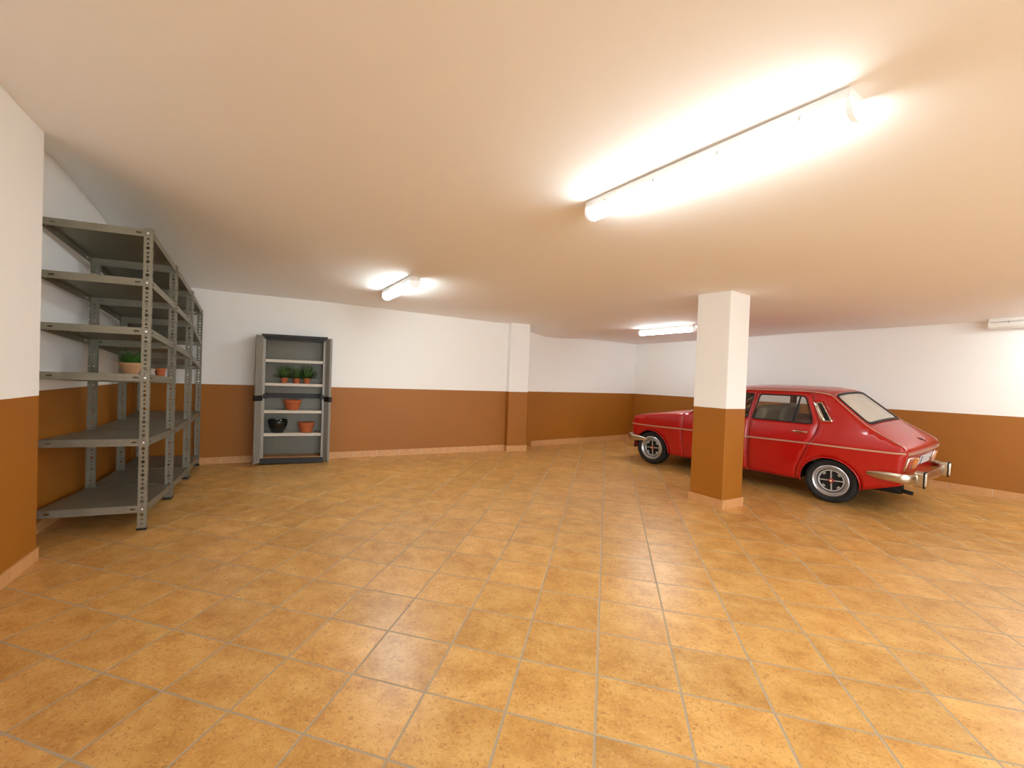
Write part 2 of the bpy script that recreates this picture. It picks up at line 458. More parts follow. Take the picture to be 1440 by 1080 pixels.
# the concrete above it
mb = MB(); mb.hexa([(p.x, p.y, z) for z in (4.25, 4.4) for p in (LF - FRONTD * 1.5 - DL, RF - DL + FRONTD, LB + DL * 1.2 - FRONTD, COR + DL * 1.2 + FRONTD)])
tag(mb.build('ceiling_slab', M['ceil']), kind='structure')

def skirting(name, pts, parent=None, closed=False, h=.105, th=.014, tag_=True):
    """tile skirting of about 40 cm pieces with pale joints, on the room side (right of the path)"""
    mb = MB(); n = len(pts)
    segs = [(pts[i], pts[(i + 1) % n]) for i in range(n if closed else n - 1)]
    for a, b in segs:
        d = (b - a); L = d.length; d.normalize(); nn = Vector((d.y, -d.x))
        c = max(1, round(L / .42)); 
        for i in range(c):
            s, e = a + d * (L * i / c + (0 if i == 0 else .003)), a + d * (L * (i + 1) / c + (th if i == c - 1 else -.003))
            q = [s - nn * .004, e - nn * .004, s + nn * th, e + nn * th]
            mb.hexa([(v.x, v.y, zf(v.x, v.y) - .01) for v in q] + [(v.x, v.y, zf(v.x, v.y) + h) for v in q])
            if i:
                g = a + d * (L * i / c); q = [g - d * .003 - nn * .004, g + d * .003 - nn * .004, g - d * .003 + nn * (th - .003), g + d * .003 + nn * (th - .003)]
                mb.hexa([(v.x, v.y, zf(v.x, v.y) - .01) for v in q] + [(v.x, v.y, zf(v.x, v.y) + h - .001) for v in q], 1)
    o = mb.build(name, [M['skirt'], M['joint']], parent)
    if tag_: tag(o, kind='structure')
    return o
skirting('baseboard_left', [LF, NW1, REC, LB])
skirting('baseboard_back', [LB, PIL0, PIL1, PIL2])
skirting('baseboard_back_far', [B2S + B2D * .1, COR])
skirting('baseboard_right', [COR, RF])

# free-standing pillar
pf, pl, pr = Vector((1.366, 6.102)), Vector((1.050, 6.402)), Vector((1.630, 6.345))
pl = pf + (pl - pf) * .97
pb = pl + pr - pf
c0 = (pl + pr) / 2
pil = empty('pillar', (c0.x, c0.y, zf(*c0)), 'square free-standing pillar painted white above brown in front of the red car', 'pillar')
def rel(v, z): return (v.x - c0.x, v.y - c0.y, z - zf(*c0))
mb = MB(); ft = [pl, pf, pr, pb]
mb.add([rel(v, zf(*v) - .02) for v in ft] + [rel(v, 2.97) for v in ft], [(3, 2, 1, 0), (4, 5, 6, 7)] + [(i, (i + 1) % 4, 4 + (i + 1) % 4, 4 + i) for i in range(4)])
sh = mb.build('shaft', M['wall'], pil, mods=[('BEVEL', dict(width=.008, segments=2))])
sk = skirting('tile_skirting', [pb, pr, pf, pl][::-1], None, True, tag_=False)
sk.parent = pil; sk.location = (-c0.x, -c0.y, -zf(*c0)); sk['label'] = 'beige tile skirting'

# ------------------------------------------------------------------ ceiling lights
def ceiling_light(a, b, w, label, lit=True):
    a = Vector(a); b = Vector(b); c = (a + b) / 2
    X = (b - a).normalized(); Z = Vector((0, 0, 1)); Y = Z.cross(X).normalized(); Z = X.cross(Y)
    m = Matrix((X, Y, Z)).transposed().to_4x4(); m.translation = c
    t = empty('ceiling_light', None, label, 'ceiling light', 'fluorescent lights on the ceiling', mtx=m)
    L = (b - a).length; k = w / .13
    hs = MB(); sec = [(-.062, 0), (.062, 0), (.066, -.04), (.062, -.048), (-.062, -.048), (-.066, -.04)]
    hs.sweep([(-L / 2, 0, .004), (L / 2, 0, .004)], [(p * k, q * k) for p, q in sec])
    hs.build('housing', M['whitep'], t)
    df = MB(); arc = [(.06 * math.cos(x) if 0 < x < 3.1 else .06 * round(math.cos(x)), -.049 - .07 * math.sin(x) ** .62) for x in [PI * i / 10 for i in range(11)]]
    df.sweep([(-L / 2 + .012, 0, 0), (L / 2 - .012, 0, 0)], [(p * k, q * k) for p, q in arc])
    df.build('diffuser', M['tube'] if lit else M['whitep'], t, smooth=40)
    for s in (-1, 1):
        e = MB(); big = [(.063 * math.cos(x), -.05 - .071 * math.sin(x) ** .62) for x in [PI * i / 10 for i in range(11)]] + [(-.066, -.04), (.066, -.04)]
        e.sweep([(s * (L / 2 - .014), 0, 0), (s * (L / 2 + .008), 0, 0)], [(p * k, q * k) for p, q in big])
        e.build('end_cap', M['litend'] if lit else M['whitep'], t, smooth=40)
    for x in (-.38, -.13, .13, .38):
        for s in (-1, 1):
            cl = MB(); cl.box((x * L, s * .066 * k, -.048 * k), (.014, .006, .022)); cl.build('clip', M['clip'], t)
    return t
ceiling_light((-.155, 3.557, zc(-.155, 3.557)), (1.010, 2.465, zc(1.01, 2.465)), .135, 'large lit fluorescent ceiling light over the open floor, biggest of the lights')
ceiling_light((-3.17, 6.15, zc(-3.17, 6.15)), (-2.39, 5.40, zc(-2.39, 5.40)), .15, 'small lit fluorescent ceiling light between cabinet and large light')
ceiling_light((.55, 8.95, zfar(.55, 8.95)), (1.36, 8.46, zfar(1.36, 8.46)), .12, 'lit fluorescent ceiling light just behind the pillar top')
ceiling_light((4.88, 7.96, zfar(4.88, 7.96)), (6.02, 7.05, zfar(6.02, 7.05)), .15, 'white unlit ceiling light high by the right wall, cut by the frame', False)
ceiling_light((5.0, 7.1, zfar(5.0, 7.1)), (6.0, 6.1, zfar(6.0, 6.1)), .135, 'added lit ceiling light beyond the right side of the view, brightening the right wall')  # fixture added out of view to brighten the right wall and ceiling
ceiling_light((3.5, 3.5, zc(3.5, 3.5)), (4.5, 2.5, zc(4.5, 2.5)), .135, 'added lit ceiling light outside the view, right of the large light, for more brightness')  # extra fixture, added out of view to lift the light on the pillar

# ------------------------------------------------------------------ steel shelving
LEV = {'top': (3.005, 2.875, 2.74, 2.575), 's2': (2.53, 2.44, 2.33, 2.10), 's3': (2.06, 1.975, 1.88, 1.73),
       's4': (1.612, 1.566, 1.55, 1.52), 's5': (.985, .955, .975, 1.02), 's6': (.337, .302, .30, .33)}
TK = (0, 1.06, 2.06, 2.88)
def lev(k, t): return float(np.interp(t, TK, LEV[k]))
DEP = .82
def dep(t): return DEP + .05 * max(0, 1 - t / 1.05)     # the near end reaches a little further back
def shelving(label, t0, t1, keys):
    c = LP((t0 + t1) / 2, -DEP / 2)
    base = Vector((c.x, c.y, zf(*c)))
    root = empty('shelving_unit', base, label, 'shelving unit', 'galvanised shelving units along the wall')
    def W(t, m, z):
        p = LP(t, m); return Vector((p.x, p.y, z)) - base
    FW, FT = .072, .036
    for t, s in ((t0, 1), (t1, -1)):
        for m, q in ((0, -1), (-DEP, -1 if t == 0 else 1)):
            hid = t == 0 and m < 0
            if hid: m -= .055
            FW = .03 if hid else .072
            p = LP(t, m); z0 = zf(*p) + .004; z1 = lev('top', t) + .012
            mb = MB(); hs = []
            zz = .06
            while zz < z1 - z0 - .05:
                big = int(zz / .043) % 3 == 0
                rx, rz = (.018, .017) if big else (.013, .014)
                hs.append([(FW * .5 + rx * math.cos(PI / 4 + PI / 2 * i), zz + rz * math.sin(PI / 4 + PI / 2 * i)) for i in range(4)] if not big else
                          [(FW * .5 + rx * math.cos(PI / 3 * i), zz + rz * math.sin(PI / 3 * i)) for i in range(6)])
                zz += .043
            sheet(mb, lambda a, z: W(t, m + q * a, z0 + z), [(0, 0), (FW, 0), (FW, z1 - z0), (0, z1 - z0)], hs)
            hs2 = [[(x + FT * .5 - FW * .5, z) for x, z in h] for h in hs]
            sheet(mb, lambda a, z: W(t + s * a, m, z0 + z), [(0, 0), (FT, 0), (FT, z1 - z0), (0, z1 - z0)], hs2)
            po = mb.build('post', M['galv'], root, mods=[('SOLIDIFY', dict(thickness=.004, offset=0))])
            ft = MB(); ft.hexa([W(t + s * x, m + q * y, z0 + z) for z in (-.004, .018) for y in (-.006, FW + .004) for x in (-.006, FT + .004)])
            ft.build('post_foot', M['blackp'], po)
            for k in keys:
                z = lev(k, t) - .035
                ctr = W(t - s * .004, m + q * FW * .5, z)
                ax = DL.to_3d() * s
                mt = Vector((0, 0, 1)).rotation_difference(ax).to_matrix().to_4x4(); mt.translation = ctr
                bo = MB(); bo.lathe([(0, -.008), (.011, -.006), (.013, 0), (.013, .006)], 12, mt); bo.build('bolt', M['bolt'], po, smooth=40)
    LIP = .068
    for k in keys:
        mb = MB(); A, B, D = t0 + .006, t1 - .006, -.006
        cb_ = lambda t: -dep(t) + .006
        f = lambda t: lev(k, t)
        def top(a, b): return W(A + (B - A) * a, cb_(A + (B - A) * a) * (1 - b) + D * b, f(A + (B - A) * a))
        sheet(mb, top, [(0, 0), (1, 0), (1, 1), (0, 1)])
        def slots(L):
            out = []
            for x in (.09, L - .11):
                out.append(rpoly([(x - .022, .026), (x + .022, .026), (x + .022, .04), (x - .022, .04)], .006, 2))
            return out
        LL = B - A
        for tt in (A, B):
            LW = D - cb_(tt)
            sheet(mb, lambda a, z: W(tt, cb_(tt) + a, f(tt) - z), [(0, 0), (LW, 0), (LW, LIP), (0, LIP)], slots(LW))
        for mm in (cb_, lambda t: D):
            sheet(mb, lambda a, z: W(A + a, mm(A + a), f(A + a) - z), [(0, 0), (LL, 0), (LL, LIP), (0, LIP)], slots(LL))
        mb.build('shelf', M['galv'], root, mods=[('SOLIDIFY', dict(thickness=.0025, offset=0))])
    return root
shelving('galvanised steel shelving unit beside the near left wall edge, holding a grass plant', 0, 1.05, ('top', 's2', 's3', 's4', 's5', 's6'))
shelving('galvanised steel shelving unit in the middle of the row of three', 1.085, 2.04, ('top', 's2', 's3', 's5', 's6'))
shelving('galvanised steel shelving unit at the far end of the row, next to the cabinet', 2.085, 2.88, ('top', 's2', 's3', 's5', 's6'))

# ------------------------------------------------------------------ pots and plants
def pot_prof(r0, r1, h, rim=.02, wall=.008, lip=.006):
    return [(0, 0), (r0 * .9, 0), (r0, .004), (r1 - .002, h - rim), (r1 + lip, h - rim), (r1 + lip, h - .003), (r1 + lip - .003, h), (r1 - wall, h), (r1 - wall - .003, h - rim), (r0 - wall, wall), (0, wall)]
def leaves(n, L, spread, w, z, r, droop=.5, up=.9, lim=None):
    mb = MB()
    for i in range(n):
        a = random.uniform(0, 2 * PI); ln = L * random.uniform(.6, 1.1); el = random.uniform(1 - spread, 1) * PI / 2 * up
        d = Vector((math.cos(a), math.sin(a), 0)); s = Vector((-d.y, d.x, 0))
        p = Vector((0, 0, z)) + d * random.uniform(0, r) + s * random.uniform(-r, r) * .5
        vs = []; K = 6
        for k in range(K + 1):
            t = k / K
            ww = w * (1 - t) ** .6 * (.6 + .4 * math.sin(PI * min(1, t * 1.4)))
            fold = Vector((0, 0, ww * .35))
            vs += [p - s * ww + fold, p.copy(), p + s * ww + fold]
            e = el - droop * t * t * 2
            p = p + (d * math.cos(e) + Vector((0, 0, 1)) * math.sin(e)) * (ln / K)
        mb.add(vs, [(k * 3 + j, k * 3 + j + 1, k * 3 + j + 4, k * 3 + j + 3) for k in range(K) for j in (0, 1)])
    if lim:      # leaves bend where the cabinet back and sides stop them
        sq = lambda v, a: a * math.tanh(v / a)
        mb.v = [(sq(x, lim[0] if x < 0 else lim[1]), sq(y, lim[2]), z0 if z0 < lim[3] * .7 else lim[3] * .7 + sq(z0 - lim[3] * .7, lim[3] * .3)) for x, y, z0 in mb.v]
    return mb
def flower_pot(loc, r0, r1, h, m, label, rim=.022, cat='flower pot', name='flower_pot', group=None):
    t = empty(name, loc, label, cat, group)
    mb = MB(); mb.lathe(pot_prof(r0, r1, h, rim), 40); mb.build('pot', m, t, smooth=35)
    return t
def soil(t, r, z):
    mb = MB(); mb.lathe([(0, z + .006), (r * .6, z + .005), (r, z)], 24); mb.build('soil', M['soil'], t, smooth=60)

def spot(t, m, k):
    p = LP(t, m); return (p.x, p.y, lev(k, t) + .0025)
t = flower_pot(spot(.82, -.37, 's4'), .07, .104, .145, M['paleterra'], 'wide terracotta pot with a green grass plant on the near shelving unit', .03, 'potted plant', 'potted_plant')
soil(t, .092, .128); leaves(130, .21, .7, .009, .12, .06, .35).build('leaves', M['leaf'], t, smooth=60)
flower_pot(spot(.875, -.20, 's4'), .036, .045, .085, M['greypot'], 'small pale grey pot behind the front shelving post', .015)
flower_pot(spot(.965, -.125, 's4'), .042, .055, .10, M['terracotta'], 'small empty terracotta pot beside the pale grey pot', .018)

# ------------------------------------------------------------------ plastic cabinet
def CW(s, o, h=0):
    p = BA + BD * s + BN * o; return p
cs0, cs1, cdep, ch = .865, 1.83, .285, 2.06
cc = CW((cs0 + cs1) / 2, cdep / 2 + .01); cb = Vector((cc.x, cc.y, zf(*cc)))
X = BD.to_3d(); Y = -BN.to_3d(); mt = Matrix((X, Y, Vector((0, 0, 1)))).transposed().to_4x4(); mt.translation = cb + Vector((0, 0, .004))
cab = empty('storage_cabinet', None, 'tall grey plastic cabinet with open doors, black trim and potted plants', 'cabinet', mtx=mt)
CWD = cs1 - cs0; hw = CWD / 2; hd = cdep / 2
mb = MB()
mb.box((-hw + .012, 0, ch / 2), (.024, cdep, ch - .06)); mb.box((hw - .012, 0, ch / 2), (.024, cdep, ch - .06))
for s in (-1, 1): mb.box((s * (hw - .035), -hd + .02, ch / 2), (.03, .03, ch - .16))
mb.build('body', M['cabgrey'], cab, mods=[('BEVEL', dict(width=.004, segments=2))])
mb = MB(); mb.box((0, hd - .008, ch / 2), (CWD - .05, .014, ch - .1)); mb.box((0, hd - .022, ch / 2), (.05, .016, ch - .12))
for x in (-.3, -.2, .2, .3): mb.box((x, hd - .018, ch / 2), (.012, .008, ch - .2))
mb.build('back_panel', M['cabback'], cab)
mb = MB(); mb.box((0, 0, ch - .03), (CWD + .03, cdep + .02, .05)); mb.box((0, -hd + .02, ch - .065), (CWD - .03, .03, .04))
mb.build('top_cap', M['blackp'], cab, mods=[('BEVEL', dict(width=.008, segments=2))])
mb = MB(); mb.box((0, 0, .045), (CWD + .01, cdep + .01, .09)); mb.build('plinth', M['blackp'], cab, mods=[('BEVEL', dict(width=.008, segments=2))])
mb = MB(); mb.box((0, .0, .1), (CWD - .05, cdep - .03, .018)); mb.build('bottom_board', M['cabboard'], cab)
CSH = {'a': 1.648, 'b': 1.272, 'c': .838, 'd': .472}
for z in CSH.values():
    mb = MB(); mb.box((0, .0, z), (CWD - .05, cdep - .03, .026)); mb.box((0, -hd + .022, z - .01), (CWD - .05, .012, .045))
    mb.build('shelf', M['cabshelf'], cab, mods=[('BEVEL', dict(width=.004, segments=2))])
mb = MB(); mb.box((0, hd - .05, 1.075), (CWD - .05, .06, .075)); mb.box((hw - .05, 0, 1.075), (.05, cdep, .075)); mb.box((-hw + .05, 0, 1.075), (.05, cdep, .075))
mb.build('middle_band', M['blackp'], cab)
DWd = .15
for s in (-1, 1):
    a = math.radians(118)
    # hinge at the front corner, swung open past square
    hx, hy = s * (hw + .004), -hd - .006
    m = Matrix.Translation((hx, hy, 0)) @ Matrix.Rotation(s * (a - PI), 4, 'Z')
    mb = MB(); 
    mb.box((s * DWd / 2, 0, ch / 2 - .005), (DWd, .02, ch - .06), 0, m)
    for q in (.025, .06, .095, .13): mb.box((s * q, -.008, ch / 2 - .005), (.022, .03, ch - .09), 0, m)
    for q in (.025, .125): mb.box((s * q, .01, ch / 2 - .005), (.03, .02, ch - .1), 0, m)
    do = mb.build('door', M['cabgrey'], cab, mods=[('BEVEL', dict(width=.004, segments=2))])
    hb = MB(); hb.box((s * DWd * .5, 0, 1.045), (DWd + .02, .052, .085), 0, m); hb.build('door_latch', M['blackp'], do, mods=[('BEVEL', dict(width=.006, segments=2))])

def incab(x, y, k, r=0):
    return mt @ Vector((x, y, CSH[k] + .0135))
for (x, h, n, L, lab, mm), lm in zip(((-.155, .088, 110, .28, 'small terracotta pot with spiky dark green leaves, on the cabinet end near the shelving', 'leafdark'),
                        (.035, .082, 110, .24, 'small terracotta pot with bushy leaves between the two other cabinet plants', 'leafdark'),
                        (.19, .09, 170, .29, 'small terracotta pot with a wide bushy green plant, on the cabinet end by the pilaster', 'leafdark')), ((.22, .13, .10, .30), (.14, .13, .10, .28), (.13, .21, .10, .31))):
    t = flower_pot(incab(x, -.035, 'b'), .042, .056, h, M['terracotta'], lab, .018, 'potted plant', 'potted_plant', 'potted plants in the cabinet')
    t.rotation_euler = (0, 0, math.atan2(BD.y, BD.x)); soil(t, .047, h - .008); leaves(n, L * 1.2, .97, .010, h - .01, .035, .3, lim=lm).build('leaves', M[mm], t, smooth=60)
flower_pot(incab(-.02, -.02, 'c'), .095, .135, .165, M['terracotta'], 'empty terracotta pot alone on the shelf below the black band', .035)
flower_pot(incab(.20, -.005, 'd'), .09, .128, .165, M['terracotta'], 'empty terracotta pot beside the black glazed pot', .035)
t = empty('planter', incab(-.235, .0, 'd'), 'round black glazed planter on the lower cabinet shelf', 'pot')
mb = MB(); mb.lathe([(0, 0), (.08, 0), (.09, .006), (.135, .10), (.152, .165), (.150, .185), (.138, .196), (.146, .203), (.142, .212), (.13, .21), (.128, .19), (.12, .1), (0, .012)], 40)
mb.build('bowl', M['darkpot'], t, smooth=40)
# ------------------------------------------------------------------ red car
ch_, cl_ = Vector((-.781, .624)).normalized(), Vector((-.624, -.781)).normalized()
cp = Vector((2.738, 6.886)) - cl_ * .72
Zc = FN; Xc = Vector((ch_.x, ch_.y, 0)); Xc = (Xc - Zc * Xc.dot(Zc)).normalized(); Yc = Zc.cross(Xc)
cm = Matrix((Xc, Yc, Zc)).transposed().to_4x4(); cm.translation = Vector((cp.x, cp.y, zf(*cp)))
car = empty('car', None, 'red vintage five-door hatchback with chrome bumpers, parked behind the pillar', 'car', mtx=cm)
WB = 2.52
def ip(x, xs, ys):
    """smooth interpolation through a table"""
    return float(np.interp(x, xs, ys))
_zs = np.linspace(0, 1.6, 161)
_in = np.interp(_zs, [0, .2, .32, .5, .68, .75, .85, .95, 1.05, 1.2, 1.38, 1.6], [.09, .055, .028, .008, 0, .002, .016, .042, .072, .118, .178, .26])
_k = np.exp(-np.linspace(-2, 2, 13) ** 2); _k /= _k.sum()
_in = np.convolve(np.pad(_in, 6, mode='edge'), _k, 'valid')
def wid(u, z):
    W = .772
    if u > 1.9: W -= .075 * ((u - 1.9) / 1.04) ** 2
    if u > 2.84: W -= .035 * ((u - 2.84) / .10) ** 2
    if u < -.05: W -= .055 * ((-.05 - u) / .65) ** 1.6
    f = 1.0
    if z < .95 and u > 1.9: f = 1 - .3 * min(1, (u - 1.9) / .6)
    return W - float(np.interp(z, _zs, _in)) * f
def side(off=0.0, sgn=1):
    return lambda u, z: (u, sgn * (wid(u, z) + off), z)
def arc(cu, cz, r, a0, a1, n=18):
    return [(cu + r * math.cos(math.radians(a0 + (a1 - a0) * i / n)), cz + r * math.sin(math.radians(a0 + (a1 - a0) * i / n))) for i in range(n + 1)]

TOP = [(2.76, .27), (2.88, .34), (2.925, .46), (2.945, .60), (2.942, .68), (2.925, .74), (2.885, .782), (2.82, .805), (2.6, .842), (2.29, .888), (2.0, .925), (1.9, .94),
       (1.84, .975), (1.64, 1.135), (1.46, 1.283), (1.40, 1.325), (1.33, 1.352), (1.22, 1.368), (1.10, 1.376), (.72, 1.388), (.36, 1.393), (.2, 1.386), (.11, 1.372), (.075, 1.358),
       (-.10, 1.206), (-.309, 1.026), (-.42, .953), (-.55, .878), (-.655, .815), (-.688, .775), (-.697, .742), (-.672, .64), (-.65, .53), (-.652, .38), (-.60, .345)]
ARF = arc(2.515, .262, .325, -2, 182)
ARR = arc(.01, .268, .312, -6, 186)
outline = TOP[::-1] + []
body_o = [(-.60, .345), (-.34, .325)] + [p for p in ARR[::-1]] + [(.33, .235), (2.185, .228)] + ARF[::-1] + TOP
# rear arch runs from its rear end over the top to the front
body_o = [(-.60, .345)] + ARR[::-1] + [(.36, .235), (2.175, .228)] + ARF[::-1] + TOP[:-1]
RDOOR = [(.965, .245), (.965, .95), (.935, 1.36), (.30, 1.372), (.255, 1.28), (.20, 1.10), (.165, 1.02), (.16, .97), (.18, .85), (.25, .70), (.325, .50), (.372, .36), (.385, .245)]
FDOOR = [(1.94, .238), (1.955, .62), (1.945, .93), (1.86, .945), (1.43, 1.285), (1.34, 1.335), (1.22, 1.35), (.955, 1.36), (.985, .95), (.985, .245)]
RWIN = [(.945, .972), (.892, 1.318), (.345, 1.328), (.232, 1.055), (.225, .985), (.26, .975)]
FWIN = [(1.005, .975), (.965, 1.318), (1.235, 1.312), (1.345, 1.29), (1.72, .985)]
VENT = [(.235, 1.25), (.155, 1.254), (.022, 1.036), (.122, 1.028)]
RW_R = rpoly(RWIN, [.03, .035, .05, .05, .03, .02]); FW_R = rpoly(FWIN, [.03, .03, .05, .06, .04])
VENT_R = rpoly(VENT, .012, 2)

def cr_spline(P, n=6):
    out = []
    for i in range(len(P) - 1):
        a, b, c, d = (np.array(P[max(0, min(len(P) - 1, j))]) for j in (i - 1, i, i + 1, i + 2))
        for k in range(n):
            t = k / n
            out.append(tuple(.5 * ((2 * b) + (c - a) * t + (2 * a - 5 * b + 4 * c - d) * t * t + (3 * b - a - 3 * c + d) * t ** 3)))
    return out + [tuple(P[-1])]
SOL = lambda th=.012: [('SOLIDIFY', dict(thickness=th, offset=-1))]
def side_part(name, m, outer, holes, sgn, parent, h=.06, eh=.05, off=0., th=.012, flip=False):
    mb = MB(); sheet(mb, side(off, sgn), outer, holes, h, eh, out=(.9, 0, .6))
    me_o = raw(mb, name, m, parent, th)
    return me_o
def raw(mb, name, m, parent, th=.012, smooth=38):
    """link keeping the given winding; surfaces get thickness inward"""
    me = bpy.data.meshes.new(name); me.from_pydata(mb.v, [], mb.f)
    for k in (m if isinstance(m, list) else [m]): me.materials.append(k)
    me.polygons.foreach_set('material_index', mb.mi)
    bm = bmesh.new(); bm.from_mesh(me); bmesh.ops.remove_doubles(bm, verts=bm.verts, dist=1e-5); bm.to_mesh(me); bm.free()
    mods = [('SOLIDIFY', dict(thickness=th, offset=-1))] if th else []
    return link(name, me, parent, smooth, mods)

# top surface: across the car between the two edge lines
TS = cr_spline(TOP, 5)
acc = [0]
for i in range(1, len(TS)): acc.append(acc[-1] + math.hypot(TS[i][0] - TS[i - 1][0], TS[i][1] - TS[i - 1][1]))
acc = np.array(acc); TU = np.array([p[0] for p in TS]); TZ = np.array([p[1] for p in TS])
def s_at(u, z):
    return float(acc[np.argmin((TU - u) ** 2 + (TZ - z) ** 2)])
S = {k: s_at(*v) for k, v in dict(bot=(2.76, .27), nose=(2.885, .782), cowl=(1.9, .94), wt=(1.40, 1.325), roof0=(1.33, 1.352), roof1=(.075, 1.358), gb=(-.309, 1.026), tail=(-.697, .742), end=(-.60, .345)).items()}
_cs = [S['bot'], S['nose'] - .1, S['nose'], S['cowl'] - .3, S['cowl'], S['wt'], S['roof0'] + .3, S['roof1'] - .2, S['roof1'], S['gb'], S['tail'] - .15, S['tail'], S['end']]
_cz = [.0, .0, .012, .034, .03, .035, .056, .052, .045, .035, .02, .0, .0]
_cb = [.05, .06, .05, .02, .05, .09, .0, .0, -.03, -.04, -.03, -.035, -.03]
QS = .7
def top(off=0.):
    def fn(s, qq):
        q = qq / QS
        u = float(np.interp(s, acc, TU)); z = float(np.interp(s, acc, TZ))
        W = wid(u, z)
        e = 1 - abs(q) ** 2.6
        du = float(np.interp(s, _cs, _cb)); dz = float(np.interp(s, _cs, _cz))
        ds = .01
        u1, z1 = float(np.interp(s + ds, acc, TU)), float(np.interp(s + ds, acc, TZ)); u2, z2 = float(np.interp(s - ds, acc, TU)), float(np.interp(s - ds, acc, TZ))
        t = Vector((u1 - u2, z1 - z2)); t.normalize()
        nn = Vector((t.y, -t.x)) * -1
        if nn.y < 0 and abs(t.x) > .5: nn = -nn
        return (u + du * e + nn.x * off, q * W, z + dz * e + nn.y * off)
    return fn
def trect(s0, s1, q0=-1, q1=1): return [(s0, q0 * QS), (s1, q0 * QS), (s1, q1 * QS), (s0, q1 * QS)]
WSH = rpoly([(S['cowl'] + .04, -.9 * QS), (S['wt'] + .01, -.89 * QS), (S['wt'] + .01, .89 * QS), (S['cowl'] + .04, .9 * QS)], .06)
RGL = rpoly([(S['roof1'] + .035, -.88 * QS), (S['gb'] + .0, -.875 * QS), (S['gb'] + .0, .875 * QS), (S['roof1'] + .035, .88 * QS)], .07)

# body shell: both sides, front panel, cowl, windscreen frame, roof, rear panel
mb = MB(); g = .0035
for sg in (1, -1):
    sheet(mb, side(0, sg), body_o, [shrink(RDOOR, -g), shrink(FDOOR, -g), VENT_R], .055, .035, out=(.9, 0, .6))
sheet(mb, top(), trect(S['bot'], S['nose'] - g), (), .07, .04, out=(.9, 0, .6))
sheet(mb, top(), trect(S['cowl'] + g, S['roof1'] - g), [WSH], .07, .04, out=(.9, 0, .6))
sheet(mb, top(), trect(S['tail'] + g, S['end']), (), .07, .04, out=(.9, 0, .6))
raw(mb, 'body', M['paint'], car, .012)
for nm, s0, s1, hol in (('hood', S['nose'] + g, S['cowl'] - g, []), ('tailgate', S['roof1'] + g, S['tail'] - g, [RGL])):
    mb = MB(); sheet(mb, top(.001), trect(s0, s1, -.994, .994), hol, .06, .035, out=(.9, 0, .6))
    o = raw(mb, nm, M['paint'], car, .014)
    if nm == 'tailgate': tg = o
mb = MB(); sheet(mb, top(-.006), shrink(RGL, -.02), (), .07, .05, out=(.9, 0, .6)); raw(mb, 'rear_window', M['dusty'], tg, 0)
mb = MB(); sheet(mb, top(.007), shrink(RGL, -.012), [shrink(RGL, .014)], None, .04, out=(.9, 0, .6)); o = raw(mb, 'window_seal', M['rubber'], tg, .012)
mb = MB(); sheet(mb, top(-.006), shrink(WSH, -.02), (), .07, .05, out=(.9, 0, .6)); raw(mb, 'windscreen', M['glass'], car, 0)
mb = MB(); sheet(mb, top(.006), shrink(WSH, -.012), [shrink(WSH, .012)], None, .04, out=(.9, 0, .6)); raw(mb, 'windscreen_seal', M['rubber'], car, .01)
# small dark emblem on the tailgate
ft = top(.004); mb = MB(); sE = S['tail'] - .115
for a, b in (((-.035, .045), (.0, .0)), ((.0, .0), (-.018, -.03)), ((-.012, -.045), (.016, -.05)), ((.016, -.05), (.03, -.035))):
    p, q = Vector(ft(sE + a[0], a[1] - .03)), Vector(ft(sE + b[0], b[1] - .03)); mb.sweep([p, q], circ(.004, 6))
mb.build('emblem', M['rubber'], tg)

